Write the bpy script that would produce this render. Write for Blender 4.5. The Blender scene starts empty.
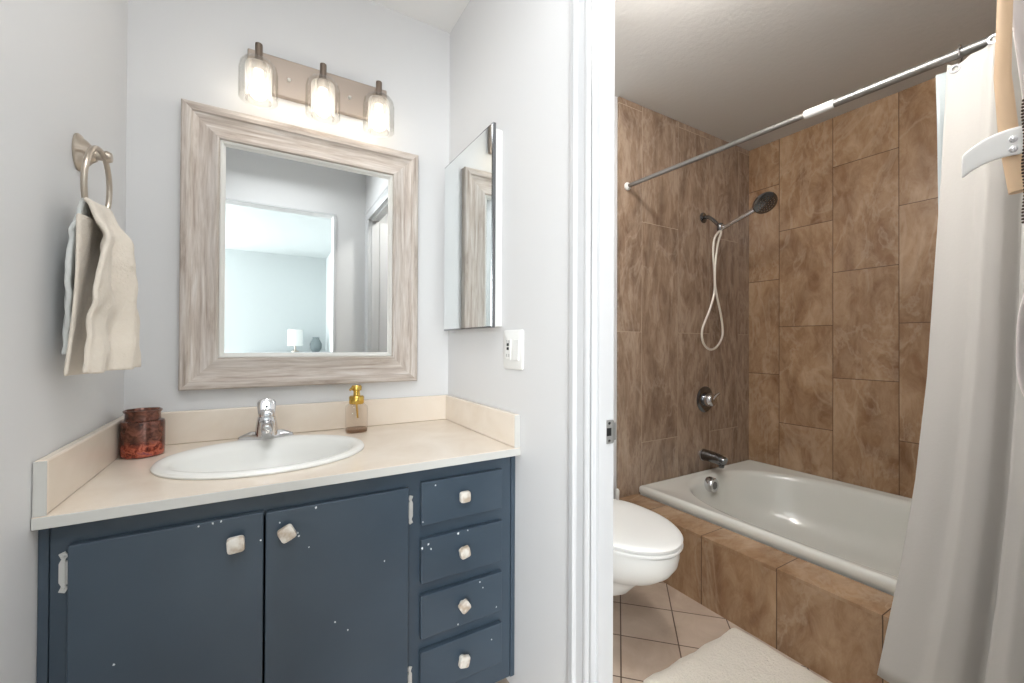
import bpy, bmesh, math, random
from mathutils import Vector, Matrix, noise
random.seed(7)
SC = bpy.context.scene
COL = SC.collection
PI = math.pi
sin, cos = math.sin, math.cos

# ------------------------------------------------------------------ camera, world, exposure, lights
H = 1.092
cd = bpy.data.cameras.new('camera')
cam = bpy.data.objects.new('camera', cd); COL.objects.link(cam); SC.camera = cam
cd.sensor_width = 36; cd.sensor_fit = 'HORIZONTAL'; cd.lens = 419.43/1024*36
cd.clip_start = 0.02
yaw, pit, rol = 0.537, 0.0059, 0.0044
F = Vector((sin(yaw)*cos(pit), cos(yaw)*cos(pit), sin(pit)))
R = Vector((cos(yaw), -sin(yaw), 0)); U = R.cross(F)
R2 = R*cos(rol)+U*sin(rol); U2 = -R*sin(rol)+U*cos(rol)
m = Matrix((R2, U2, -F)).transposed().to_4x4(); m.translation = Vector((0, 0, H))
cam.matrix_world = m

SC.view_settings.view_transform = 'Standard'
SC.view_settings.look = 'None'
SC.view_settings.gamma = 1
SC.view_settings.use_curve_mapping = False
SC.view_settings.exposure = 0.12
w = bpy.data.worlds.new('world'); SC.world = w; w.use_nodes = True
w.node_tree.nodes['Background'].inputs[0].default_value = (0.75, 0.85, 1, 1)
w.node_tree.nodes['Background'].inputs[1].default_value = 0.3

def area(name, loc, target, sx, sy, power, col=(1, 1, 1)):
    l = bpy.data.lights.new(name, 'AREA'); l.shape = 'RECTANGLE'; l.size = sx; l.size_y = sy
    l.energy = power; l.color = col
    o = bpy.data.objects.new(name, l); COL.objects.link(o); o.location = loc
    o.rotation_euler = (Vector(target)-Vector(loc)).to_track_quat('-Z', 'Y').to_euler()
    return o
area('bedroom_side_fill', (-2.35, -2.2, 1.5), (0.8, -2.4, 1.3), 1.6, 1.4, 16, (0.92, 0.97, 1.0))  # unseen daylight fill added beside the bedroom's left wall, no window modelled
area('bedroom_far_fill', (-1.75, -3.8, 1.45), (0.15, 0.2, 1.3), 1.6, 1.6, 270, (0.93, 0.97, 1.0))  # unseen daylight fill added to shine through the doorway onto the vanity
area('entry_fill', (-0.05, -0.48, 2.41), (-0.05, 1.1, 0.7), 0.6, 0.45, 22, (0.97, 0.98, 1.0))  # unseen fill added above the entry to lift cabinet front and left wall
area('vanity_fill', (0.10, 0.50, 2.42), (0.12, 1.15, 0), 0.6, 0.6, 12, (0.97, 0.98, 1.0))  # added fill out of view, stands in for bounced flash
area('bathroom_fill', (1.10, 0.35, 2.36), (2.2, 1.2, 0.6), 0.5, 0.4, 7, (1.0, 0.98, 0.95))  # soft fill added over the bath, out of view

# ------------------------------------------------------------------ materials
def lin(c):
    return tuple(((v/255)/12.92 if v/255 <= 0.04045 else ((v/255+0.055)/1.055)**2.4) for v in c)+(1,)
def mat(name, col, rough=0.5, metal=0.0, spec=0.5, **kw):
    M = bpy.data.materials.new(name); M.use_nodes = True
    b = M.node_tree.nodes['Principled BSDF']
    b.inputs['Base Color'].default_value = lin(col); b.inputs['Roughness'].default_value = rough
    b.inputs['Metallic'].default_value = metal; b.inputs['Specular IOR Level'].default_value = spec
    for k, v in kw.items(): b.inputs[k].default_value = v
    return M
def N(M, t, **kw):
    n = M.node_tree.nodes.new(t)
    for k, v in kw.items(): setattr(n, k, v)
    return n
def L(M, a, b): M.node_tree.links.new(a, b)
def coords(M, scale=(1, 1, 1), rot=(0, 0, 0), loc=(0, 0, 0)):
    t = N(M, 'ShaderNodeTexCoord'); mp = N(M, 'ShaderNodeMapping')
    mp.inputs['Scale'].default_value = scale; mp.inputs['Rotation'].default_value = rot; mp.inputs['Location'].default_value = loc
    L(M, t.outputs['Object'], mp.inputs[0]); return mp.outputs[0]
def bsdf(M): return M.node_tree.nodes['Principled BSDF']
def ramp(M, fac, stops):
    r = N(M, 'ShaderNodeValToRGB'); e = r.color_ramp.elements
    while len(e) < len(stops): e.new(0.5)
    for i, (p, c) in enumerate(stops):
        e[i].position = p; e[i].color = lin(c) if max(c) > 1.001 else tuple(c)+(1,)
    L(M, fac, r.inputs[0]); return r.outputs[0]
def noi(M, vec, scale=5, detail=4, rough=0.5, dist=0.0):
    n = N(M, 'ShaderNodeTexNoise'); n.inputs['Scale'].default_value = scale; n.inputs['Detail'].default_value = detail
    n.inputs['Roughness'].default_value = rough; n.inputs['Distortion'].default_value = dist
    L(M, vec, n.inputs['Vector']); return n.outputs['Fac']
def bump(M, h, strength=0.2, dist=0.002):
    b = N(M, 'ShaderNodeBump'); b.inputs['Strength'].default_value = strength; b.inputs['Distance'].default_value = dist
    L(M, h, b.inputs['Height']); L(M, b.outputs[0], bsdf(M).inputs['Normal']); return b
def mix(M, f, a, b, mode='MIX'):
    x = N(M, 'ShaderNodeMix', data_type='RGBA', blend_type=mode)
    if hasattr(f, 'links'): L(M, f, x.inputs[0])
    else: x.inputs[0].default_value = f
    for k, v in ((6, a), (7, b)):
        if hasattr(v, 'links'): L(M, v, x.inputs[k])
        else: x.inputs[k].default_value = lin(v)
    return x.outputs[2]

m_wall = mat('wall_paint', (222, 222, 222), 0.5)
bump(m_wall, noi(m_wall, coords(m_wall), 160, 3), 0.12, 0.001)
m_ceil = mat('ceiling_paint', (244, 244, 243), 0.8)
m_bceil = mat('bath_ceiling_texture', (214, 212, 208), 0.75)
bump(m_bceil, noi(m_bceil, coords(m_bceil), 45, 4, 0.6), 0.3, 0.004)
m_stem = mat('bronzed_stem', (128, 114, 102), 0.4, 0.7)
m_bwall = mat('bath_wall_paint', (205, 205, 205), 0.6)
m_bedwall = mat('bedroom_paint', (200, 205, 205), 0.8)
m_trim = mat('trim_gloss_white', (206, 207, 208), 0.35)
m_chrome = mat('chrome', (215, 215, 217), 0.12, 1.0)
m_dchrome = mat('dark_chrome', (125, 126, 128), 0.18, 1.0)
m_rod = mat('satin_steel', (150, 148, 145), 0.36, 0.9)
m_nickel = mat('brushed_nickel', (198, 186, 172), 0.28, 1.0)
m_bar = mat('nickel_plate', (170, 157, 146), 0.45, 0.5)
m_gold = mat('gold', (214, 178, 92), 0.2, 1.0)
m_porc = mat('porcelain', (236, 236, 232), 0.26, 0, 0.4)
m_tub = mat('tub_enamel', (226, 226, 219), 0.16, 0, 0.6)
m_plastic = mat('white_plastic', (235, 235, 232), 0.35)
m_dark = mat('dark_slot', (25, 25, 25), 0.6)
m_mirror = mat('mirror_glass', (236, 240, 240), 0.01, 1.0)
m_med = mat('cabinet_body_white', (225, 224, 221), 0.4)
m_knob = mat('stone_knob', (222, 216, 206), 0.3)
kn = noi(m_knob, coords(m_knob), 45, 3)
L(m_knob, ramp(m_knob, kn, [(0.38, (178, 162, 144)), (0.58, (214, 209, 200))]), bsdf(m_knob).inputs['Base Color'])
m_hinge = mat('aged_silver', (205, 205, 202), 0.4, 0.5)
m_rope = mat('ivory_wood', (216, 186, 152), 0.6)
m_chain = mat('dark_bead', (70, 58, 48), 0.4, 0.6)

# painted cabinet: dark slate blue with tiny white chips
m_cab = mat('slate_blue_paint', (66, 79, 92), 0.32, 0, 0.5)
cv = coords(m_cab)
sm = noi(m_cab, coords(m_cab, (2, 2, 2)), 1.6, 3)
base = ramp(m_cab, sm, [(0.3, (52, 65, 77)), (0.75, (64, 77, 89))])
vo = N(m_cab, 'ShaderNodeTexVoronoi'); vo.inputs['Scale'].default_value = 22; vo.inputs['Randomness'].default_value = 1.0
wob = N(m_cab, 'ShaderNodeTexNoise'); wob.inputs['Scale'].default_value = 190; L(m_cab, cv, wob.inputs['Vector'])
wm = N(m_cab, 'ShaderNodeVectorMath', operation='MULTIPLY_ADD'); wm.inputs[1].default_value = (0.006, 0.006, 0.006)
L(m_cab, wob.outputs['Color'], wm.inputs[0]); L(m_cab, cv, wm.inputs[2]); L(m_cab, wm.outputs[0], vo.inputs['Vector'])
sep = N(m_cab, 'ShaderNodeSeparateColor'); L(m_cab, vo.outputs['Color'], sep.inputs[0])
g1 = N(m_cab, 'ShaderNodeMath', operation='GREATER_THAN'); g1.inputs[1].default_value = 0.975; L(m_cab, sep.outputs[0], g1.inputs[0])
g2 = N(m_cab, 'ShaderNodeMath', operation='LESS_THAN'); g2.inputs[1].default_value = 0.055; L(m_cab, vo.outputs['Distance'], g2.inputs[0])
g3 = N(m_cab, 'ShaderNodeMath', operation='MULTIPLY'); L(m_cab, g1.outputs[0], g3.inputs[0]); L(m_cab, g2.outputs[0], g3.inputs[1])
L(m_cab, mix(m_cab, g3.outputs[0], base, (215, 220, 222)), bsdf(m_cab).inputs['Base Color'])
m_chip = mat('bare_white_chip', (225, 228, 230), 0.6)

# cream cultured marble worktop
m_top = mat('cream_marble', (232, 220, 205), 0.22)
tn = noi(m_top, coords(m_top, (1, 1, 1)), 5, 6, 0.55, 1.0)
L(m_top, ramp(m_top, tn, [(0.3, (226, 212, 195)), (0.7, (236, 225, 211))]), bsdf(m_top).inputs['Base Color'])
m_edge = mat('pale_worktop_edge', (198, 197, 192), 0.35)

# weathered washed wood of the mirror frame (grain along local X)
m_wood = mat('washed_wood', (205, 195, 184), 0.6)
wv = coords(m_wood, (2.2, 26, 26))
w1 = noi(m_wood, wv, 2.0, 8, 0.62, 0.5)
w2 = noi(m_wood, coords(m_wood, (9, 160, 160), loc=(3, 1, 2)), 1.0, 4, 0.6)
c1 = ramp(m_wood, w1, [(0.28, (138, 122, 110)), (0.45, (190, 177, 166)), (0.64, (218, 211, 205))])
c2 = mix(m_wood, 0.22, c1, ramp(m_wood, w2, [(0.35, (150, 135, 122)), (0.6, (228, 220, 212))]))
L(m_wood, c2, bsdf(m_wood).inputs['Base Color']); bump(m_wood, w2, 0.25, 0.001)
m_liner = mat('white_frame_liner', (228, 227, 222), 0.35)

# brown stone-look tiles; u,v picked per surface
def tile_mat(name, au, av, su, sv, width, height, warm, rotdeg, rough=0.24, grout=(84, 64, 50), stretch=2.0):
    """au/av: axis index for the tile's long and short directions; su/sv a seam position on them"""
    M = mat(name, warm[1], rough, 0, 0.5)
    t = N(M, 'ShaderNodeTexCoord'); s = N(M, 'ShaderNodeSeparateXYZ'); L(M, t.outputs['Object'], s.inputs[0])
    a = N(M, 'ShaderNodeMath', operation='SUBTRACT'); a.inputs[1].default_value = su - 20*width; L(M, s.outputs[au], a.inputs[0])
    b = N(M, 'ShaderNodeMath', operation='SUBTRACT'); b.inputs[1].default_value = sv - 20*height; L(M, s.outputs[av], b.inputs[0])
    cb = N(M, 'ShaderNodeCombineXYZ'); L(M, a.outputs[0], cb.inputs[0]); L(M, b.outputs[0], cb.inputs[1])
    br = N(M, 'ShaderNodeTexBrick', offset=0.5, offset_frequency=2, squash=1.0)
    br.inputs['Scale'].default_value = 1; br.inputs['Mortar Size'].default_value = 0.0016; br.inputs['Mortar Smooth'].default_value = 0.1
    br.inputs['Brick Width'].default_value = width; br.inputs['Row Height'].default_value = height
    br.inputs['Color1'].default_value = (0, 0, 0, 1); br.inputs['Color2'].default_value = (1, 1, 1, 1); br.inputs['Mortar'].default_value = (0.5, 0.5, 0.5, 1)
    L(M, cb.outputs[0], br.inputs['Vector'])
    # each tile gets its own patch of stone: offset the noise by the tile's random value
    off = N(M, 'ShaderNodeVectorMath', operation='MULTIPLY_ADD'); off.inputs[1].default_value = (7.3, 4.1, 5.7)
    L(M, br.outputs['Color'], off.inputs[0]); L(M, cb.outputs[0], off.inputs[2])
    mp = N(M, 'ShaderNodeMapping'); mp.inputs['Rotation'].default_value = (0, 0, math.radians(rotdeg)); mp.inputs['Scale'].default_value = (1.0, stretch, 1)
    L(M, off.outputs[0], mp.inputs[0])
    n1 = noi(M, mp.outputs[0], 2.6, 7, 0.58, 0.9)
    n2 = noi(M, mp.outputs[0], 8.0, 8, 0.68, 0.7)
    n3 = noi(M, mp.outputs[0], 1.9, 3, 0.5, 0.4)
    c = ramp(M, n1, [(0.32, warm[0]), (0.46, warm[1]), (0.58, warm[2]), (0.72, warm[3])])
    c = mix(M, 0.34, c, ramp(M, n2, [(0.38, warm[0]), (0.62, warm[3])]))
    c = mix(M, 0.25, c, ramp(M, n3, [(0.3, warm[1]), (0.7, warm[2])]))
    # pale veins: a thin band of the noise
    v = N(M, 'ShaderNodeMath', operation='SUBTRACT'); v.inputs[1].default_value = 0.5; L(M, noi(M, mp.outputs[0], 2.0, 5, 0.6, 0.7), v.inputs[0])
    va = N(M, 'ShaderNodeMath', operation='ABSOLUTE'); L(M, v.outputs[0], va.inputs[0])
    vr = ramp(M, va.outputs[0], [(0.0, (0.22, 0.22, 0.22)), (0.035, (0, 0, 0))])
    c = mix(M, vr, c, warm[4])
    L(M, mix(M, br.outputs['Fac'], c, grout), bsdf(M).inputs['Base Color'])
    inv = N(M, 'ShaderNodeMath', operation='SUBTRACT'); inv.inputs[0].default_value = 1; L(M, br.outputs['Fac'], inv.inputs[1])
    bump(M, inv.outputs[0], 0.5, 0.002)
    return M
WARM = [(112, 80, 56), (148, 115, 85), (172, 139, 107), (196, 170, 142), (206, 184, 160)]
REFLECT_GREY = [(98, 77, 62), (134, 110, 91), (160, 136, 115), (192, 172, 152), (202, 184, 166)]  # same tile as WARM, greyed for the white surroundings it reflects
m_tile_side = tile_mat('brown_tile_side', 2, 1, 1.207, 1.407, 0.600, 0.2890, WARM, 38)
m_tile_back = tile_mat('brown_tile_shower', 2, 0, 1.160, 1.772, 1.200, 0.2985, REFLECT_GREY, 6, grout=(180, 160, 140), stretch=3.0)
m_tile_apron = tile_mat('brown_tile_apron', 2, 1, 0.29, 0.811, 0.600, 0.3000, WARM, 22)
m_tile_deck = tile_mat('brown_tile_deck', 0, 1, 1.58, 0.811, 0.600, 0.3000, WARM, 60)
# beige floor tile laid diagonally
m_floor = mat('beige_floor_tile', (190, 170, 152), 0.38)
t = N(m_floor, 'ShaderNodeTexCoord'); s = N(m_floor, 'ShaderNodeSeparateXYZ'); L(m_floor, t.outputs['Object'], s.inputs[0])
ad = N(m_floor, 'ShaderNodeMath', operation='ADD'); L(m_floor, s.outputs[0], ad.inputs[0]); L(m_floor, s.outputs[1], ad.inputs[1])
sb = N(m_floor, 'ShaderNodeMath', operation='SUBTRACT'); L(m_floor, s.outputs[0], sb.inputs[0]); L(m_floor, s.outputs[1], sb.inputs[1])
P_ = 0.2885
a2 = N(m_floor, 'ShaderNodeMath', operation='ADD'); a2.inputs[1].default_value = 40*P_-2.60; L(m_floor, ad.outputs[0], a2.inputs[0])
s2 = N(m_floor, 'ShaderNodeMath', operation='ADD'); s2.inputs[1].default_value = 40*P_-0.305; L(m_floor, sb.outputs[0], s2.inputs[0])
cb = N(m_floor, 'ShaderNodeCombineXYZ'); L(m_floor, a2.outputs[0], cb.inputs[0]); L(m_floor, s2.outputs[0], cb.inputs[1])
br = N(m_floor, 'ShaderNodeTexBrick', offset=0.0, squash=1.0)
for k, v in (('Scale', 1), ('Mortar Size', 0.0035), ('Mortar Smooth', 0.1), ('Brick Width', P_), ('Row Height', P_)): br.inputs[k].default_value = v
br.inputs['Color1'].default_value = (0, 0, 0, 1); br.inputs['Color2'].default_value = (1, 1, 1, 1)
L(m_floor, cb.outputs[0], br.inputs['Vector'])
fc = ramp(m_floor, noi(m_floor, t.outputs['Object'], 9, 6, 0.6, 0.6), [(0.3, (176, 156, 138)), (0.7, (200, 183, 166))])
fc = mix(m_floor, 0.25, fc, mix(m_floor, br.outputs['Color'], (172, 148, 130), (206, 192, 178)))
L(m_floor, mix(m_floor, br.outputs['Fac'], fc, (92, 74, 62)), bsdf(m_floor).inputs['Base Color'])
iv = N(m_floor, 'ShaderNodeMath', operation='SUBTRACT'); iv.inputs[0].default_value = 1; L(m_floor, br.outputs['Fac'], iv.inputs[1]); bump(m_floor, iv.outputs[0], 0.4, 0.002)
m_carpet = mat('bedroom_carpet', (176, 170, 162), 0.95)

def cloth(name, col, sc, strength, dist=0.003, rough=0.9):
    M = mat(name, col, rough, 0, 0.2)
    M.node_tree.nodes['Principled BSDF'].inputs['Sheen Weight'].default_value = 0.2
    bump(M, noi(M, coords(M), sc, 5, 0.6), strength, dist); return M
m_towel = cloth('cream_terry', (222, 212, 198), 160, 0.7, 0.004)
m_towel_shade = cloth('cream_terry_shade_grey', (212, 214, 211), 160, 0.7, 0.004)  # same cream terry, wall-side shade put into the colour
m_mat = cloth('bath_mat_pile', (232, 225, 212), 110, 0.9, 0.008)
m_curt = cloth('white_curtain', (190, 187, 182), 120, 0.22, 0.002, 0.8)
m_robe = cloth('pinkish_white_cloth', (233, 224, 220), 90, 0.4)
m_linerv = mat('pale_vinyl_liner', (205, 214, 216), 0.3, Alpha=0.75)
# copper mercury-glass jar
m_jar = mat('mottled_copper_glass', (120, 60, 40), 0.10, 0.45, 0.8)
jn = noi(m_jar, coords(m_jar), 55, 5, 0.65, 0.8)
jc = ramp(m_jar, jn, [(0.34, (66, 40, 32)), (0.5, (106, 64, 50)), (0.62, (134, 84, 68))])
jd = ramp(m_jar, jn, [(0.36, (84, 40, 34)), (0.48, (150, 66, 48)), (0.57, (206, 112, 82)), (0.68, (120, 66, 84))])
tcj = N(m_jar, 'ShaderNodeTexCoord'); sj = N(m_jar, 'ShaderNodeSeparateXYZ'); L(m_jar, tcj.outputs['Object'], sj.inputs[0])
mj = N(m_jar, 'ShaderNodeMapRange'); mj.inputs[1].default_value = 0.05; mj.inputs[2].default_value = 0.03; L(m_jar, sj.outputs[2], mj.inputs[0])
L(m_jar, mix(m_jar, mj.outputs[0], jc, jd), bsdf(m_jar).inputs['Base Color'])

def thin_glass(name, tint, refl=0.12, trans=None, rough=0.02, tw=0.0):
    M = bpy.data.materials.new(name); M.use_nodes = True; nt = M.node_tree
    nt.nodes.remove(nt.nodes['Principled BSDF']); out = nt.nodes['Material Output']
    tr = N(M, 'ShaderNodeBsdfTransparent'); tr.inputs[0].default_value = lin(tint)
    gl = N(M, 'ShaderNodeBsdfGlossy'); gl.inputs['Roughness'].default_value = rough
    fr = N(M, 'ShaderNodeLayerWeight'); fr.inputs[0].default_value = 0.5
    pw = N(M, 'ShaderNodeMath', operation='POWER'); pw.inputs[1].default_value = 3.5; L(M, fr.outputs['Facing'], pw.inputs[0])
    mm = N(M, 'ShaderNodeMath', operation='MULTIPLY_ADD'); mm.inputs[1].default_value = 0.55; mm.inputs[2].default_value = refl*0.3; mm.use_clamp = True
    L(M, pw.outputs[0], mm.inputs[0])
    src = tr.outputs[0]
    if tw:
        tl = N(M, 'ShaderNodeBsdfTranslucent'); tl.inputs[0].default_value = (0.95, 0.93, 0.9, 1)
        m0 = N(M, 'ShaderNodeMixShader'); m0.inputs[0].default_value = tw; L(M, tr.outputs[0], m0.inputs[1]); L(M, tl.outputs[0], m0.inputs[2]); src = m0.outputs[0]
    m1 = N(M, 'ShaderNodeMixShader'); L(M, mm.outputs[0], m1.inputs[0]); L(M, src, m1.inputs[1]); L(M, gl.outputs[0], m1.inputs[2])
    L(M, m1.outputs[0], out.inputs[0]); return M
m_glass = thin_glass('clear_glass', (253, 253, 252), 0.06)
m_frost = thin_glass('frosted_glass', (250, 247, 243), 0.05, rough=0.3, tw=0.22)
m_soap = thin_glass('clear_soap_bottle', (253, 250, 247))
m_bulb = bpy.data.materials.new('lit_bulb'); m_bulb.use_nodes = True
bb = m_bulb.node_tree.nodes['Principled BSDF']; bb.inputs['Emission Color'].default_value = (1, 0.93, 0.84, 1); bb.inputs['Emission Strength'].default_value = 9.5
bb.inputs['Base Color'].default_value = (0.9, 0.9, 0.88, 1)

# ------------------------------------------------------------------ builders
WORLD = {}
def wl(o): return WORLD.get(o.name, Vector((0, 0, 0)))
def obj(name, bm, material, parent=None, smooth=False, world=True, bevel=0, seg=2):
    """link a bmesh as ONE mesh object; vertices given in world coordinates unless world=False"""
    me = bpy.data.meshes.new(name)
    if parent is not None and world:
        bmesh.ops.translate(bm, verts=bm.verts, vec=-wl(parent))
    bmesh.ops.recalc_face_normals(bm, faces=bm.faces)
    bm.to_mesh(me); bm.free()
    if smooth:
        for p in me.polygons: p.use_smooth = True
    me.materials.append(material)
    o = bpy.data.objects.new(name, me); COL.objects.link(o)
    if parent is not None:
        o.parent = parent; WORLD[o.name] = wl(parent)
    if bevel:
        b = o.modifiers.new('bevel', 'BEVEL'); b.width = bevel; b.segments = seg; b.limit_method = 'ANGLE'; b.angle_limit = 0.6
        b.harden_normals = False
    if smooth:
        try:
            me.set_sharp_from_angle(angle=math.radians(42))
        except Exception: pass
    return o
def thing(name, label, cat, loc, group=None):
    o = bpy.data.objects.new(name, None); COL.objects.link(o); o.location = loc; o.empty_display_size = 0.05
    WORLD[o.name] = Vector(loc); o['label'] = label; o['category'] = cat
    if group: o['group'] = group
    return o
def tag(o, label, cat, group=None):
    o['label'] = label; o['category'] = cat
    if group: o['group'] = group
    return o
def struct(name, bm, m_, parent=None, **kw):
    o = obj(name, bm, m_, parent, **kw)
    if parent is None: o['kind'] = 'structure'
    return o
def box(bm, x0, x1, y0, y1, z0, z1):
    vs = [bm.verts.new(p) for p in ((x0, y0, z0), (x1, y0, z0), (x1, y1, z0), (x0, y1, z0), (x0, y0, z1), (x1, y0, z1), (x1, y1, z1), (x0, y1, z1))]
    for f in ((0, 3, 2, 1), (4, 5, 6, 7), (0, 1, 5, 4), (1, 2, 6, 5), (2, 3, 7, 6), (3, 0, 4, 7)): bm.faces.new([vs[i] for i in f])
    return bm
def B(*a): return box(bmesh.new(), *a)
def rings(bm, rs, close_first=True, close_last=True, loop=True):
    V = [[bm.verts.new(p) for p in r] for r in rs]; n = len(rs[0])
    for a, b in zip(V[:-1], V[1:]):
        for i in range(n if loop else n-1):
            j = (i+1) % n; bm.faces.new((a[i], a[j], b[j], b[i]))
    if close_first and loop: bm.faces.new(V[0][::-1])
    if close_last and loop: bm.faces.new(V[-1])
    return bm
def lathe(prof, n=32, cx=0, cy=0, cz=0, axis='z', bm=None, close=True, sx=1, sy=1):
    """prof: list of (radius, height)"""
    bm = bm or bmesh.new(); rs = []
    for r, h in prof:
        ring = []
        for k in range(n):
            a = 2*PI*k/n; u, v = r*cos(a)*sx, r*sin(a)*sy
            p = {'z': (u, v, h), 'y': (u, h, v), 'x': (h, u, v)}[axis]
            ring.append((p[0]+cx, p[1]+cy, p[2]+cz))
        rs.append(ring)
    return rings(bm, rs, close, close)
def tube(pts, r, n=12, bm=None, closed=False):
    """round bar through pts; r a number or list"""
    bm = bm or bmesh.new(); pts = [Vector(p) for p in pts]; m_ = len(pts); rs = []
    up = None
    for i, p in enumerate(pts):
        a = pts[(i-1) % m_] if (closed or i > 0) else p; b = pts[(i+1) % m_] if (closed or i < m_-1) else p
        t = (b-a).normalized()
        if up is None:
            up = Vector((0, 0, 1)) if abs(t.z) < 0.9 else Vector((1, 0, 0))
        s_ = t.cross(up).normalized(); up = s_.cross(t).normalized()
        rr = r[i] if isinstance(r, (list, tuple)) else r
        rs.append([p+s_*cos(2*PI*k/n)*rr+up*sin(2*PI*k/n)*rr for k in range(n)])
    if closed:
        rs.append(rs[0]); V = [[bm.verts.new(q) for q in q_] for q_ in rs[:-1]]; V.append(V[0])
        for a, b in zip(V[:-1], V[1:]):
            for i in range(n):
                j = (i+1) % n; bm.faces.new((a[i], a[j], b[j], b[i]))
        return bm
    return rings(bm, rs)
def smooth_path(P, k=6):
    """Catmull-Rom through P"""
    P = [Vector(p) for p in P]; Q = [P[0]*2-P[1]]+P+[P[-1]*2-P[-2]]; out = []
    for i in range(1, len(Q)-2):
        for j in range(k):
            t_ = j/k; a, b, c, d = Q[i-1:i+3]
            out.append(0.5*((2*b)+(c-a)*t_+(2*a-5*b+4*c-d)*t_**2+(3*b-a-3*c+d)*t_**3))
    out.append(P[-1]); return out
def sheet(name, fn, nu, nv, material, parent=None, thick=0.003, sub=1):
    """cloth: fn(u,v)->point, u,v in 0..1"""
    bm = bmesh.new(); V = [[bm.verts.new(fn(i/nu, j/nv)) for i in range(nu+1)] for j in range(nv+1)]
    for j in range(nv):
        for i in range(nu): bm.faces.new((V[j][i], V[j][i+1], V[j+1][i+1], V[j+1][i]))
    o = obj(name, bm, material, parent, smooth=False)
    for p in o.data.polygons: p.use_smooth = True
    s_ = o.modifiers.new('thickness', 'SOLIDIFY'); s_.thickness = thick; s_.offset = 0
    if sub:
        q = o.modifiers.new('smooth', 'SUBSURF'); q.levels = sub; q.render_levels = sub
    return o
def ellipse(cx, cy, a, b, z, n=72, e=2.0):
    out = []
    for k in range(n):
        t_ = 2*PI*k/n; c, s_ = cos(t_), sin(t_)
        out.append((cx+a*math.copysign(abs(c)**(2/e), c), cy+b*math.copysign(abs(s_)**(2/e), s_), z))
    return out
def rect_ring(x0, x1, y0, y1, z, ref):
    """points on a rectangle in the directions of ref ring (same count); the nearest to each corner snaps to it"""
    cx, cy = (x0+x1)/2, (y0+y1)/2; out = []
    rx = sum(p[0] for p in ref)/len(ref); ry = sum(p[1] for p in ref)/len(ref)
    for p in ref:
        dx, dy = p[0]-rx, p[1]-ry
        ts = []
        if dx > 1e-9: ts.append((x1-rx)/dx)
        if dx < -1e-9: ts.append((x0-rx)/dx)
        if dy > 1e-9: ts.append((y1-ry)/dy)
        if dy < -1e-9: ts.append((y0-ry)/dy)
        t_ = min(ts); out.append([rx+dx*t_, ry+dy*t_, z])
    for c in ((x0, y0), (x1, y0), (x1, y1), (x0, y1)):
        i = min(range(len(out)), key=lambda i: (out[i][0]-c[0])**2+(out[i][1]-c[1])**2); out[i][0], out[i][1] = c
    return [tuple(p) for p in out]
def copy_thing(root, loc, label=None, rot=None):
    r = root.copy(); COL.objects.link(r); r.location = loc
    if label: r['label'] = label
    if rot is not None: r.rotation_euler = rot
    for ch in list(root.children):
        c = ch.copy(); COL.objects.link(c); c.parent = r
        for g in list(ch.children):
            d = g.copy(); COL.objects.link(d); d.parent = c
    return r

# ------------------------------------------------------------------ the room shell
XL, XR, YB = -0.361, 0.692, 1.702      # vanity alcove: left wall, partition, mirror wall
XP = 0.765                             # bath side of the partition
XT, YS, YN = 2.803, 1.608, -0.14       # bath: tub side wall, shower wall, near wall
ZC, ZB = 2.442, 2.393
YF = -0.045                            # vanity face of the wall behind the camera
DJ0, DJ1, DH = 0.095, 0.783, 2.03      # doorway to the bath
struct('wall_mirror', B(XL-0.1, XP-0.001, YB, YB+0.1, 0, ZC), m_wall)
struct('wall_left', B(XL-0.1, XL, YF-0.1, YB, 0, ZC), m_wall)
bm = B(XR, XP, DJ1+0.012, YB, 0, ZC); box(bm, XR, XP, YF, DJ0-0.012, 0, ZC); box(bm, XR, XP, DJ0-0.012, DJ1+0.012, DH+0.012, ZC)
struct('wall_partition', bm, m_wall)
OX0, OX1 = -0.33, 0.458                # doorway behind the camera
bm = B(XL, OX0, YF-0.1, YF, 0, ZC); box(bm, OX1, XP, YF-0.1, YF, 0, ZC); box(bm, OX0, OX1, YF-0.1, YF, 2.06, ZC)
struct('wall_entry', bm, m_wall)
struct('ceiling_vanity', B(XL-0.1, XP, YF-0.1, YB+0.1, ZC, ZC+0.05), m_ceil)
struct('ceiling_bath', B(XP, XT+0.1, YN-0.1, YS+0.1, ZB, ZB+0.1), m_bceil)
struct('wall_shower', B(XP, XT+0.1, YS, YS+0.1, 0, ZB), m_bwall)
struct('wall_side', B(XT, XT+0.1, YN-0.1, YS, 0, ZB), m_bwall)
struct('wall_near', B(XP, XT, YN-0.1, YN, 0, ZB), m_bwall)
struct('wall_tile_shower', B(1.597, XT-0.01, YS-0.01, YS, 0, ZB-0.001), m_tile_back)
struct('wall_tile_side', B(XT-0.01, XT, YN, YS, 0, ZB-0.001), m_tile_side)
struct('floor', B(XL-0.1, XT+0.1, YF-0.1, YB+0.1, -0.05, 0), m_floor)
# bedroom behind the camera (seen in the mirrors)
struct('floor_bedroom', B(-2.6, 1.0, -4.0, YF-0.1, -0.05, 0), m_carpet)
struct('ceiling_bedroom', B(-2.6, 1.0, -4.0, YF-0.1, ZC, ZC+0.05), m_bedwall)
struct('wall_bedroom_far', B(-2.6, 1.0, -4.0, -3.9, 0, ZC), m_bedwall)
struct('wall_bedroom_right', B(0.87, 0.97, -3.9, YF-0.1, 0, ZC), m_bedwall)
struct('wall_bedroom_left', B(-2.6, -2.5, -3.9, YF-0.1, 0, ZC), m_wall)
struct('wall_bedroom_near', B(-2.5, XL-0.1, YF-0.2, YF-0.1, 0, ZC), m_wall)
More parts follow.
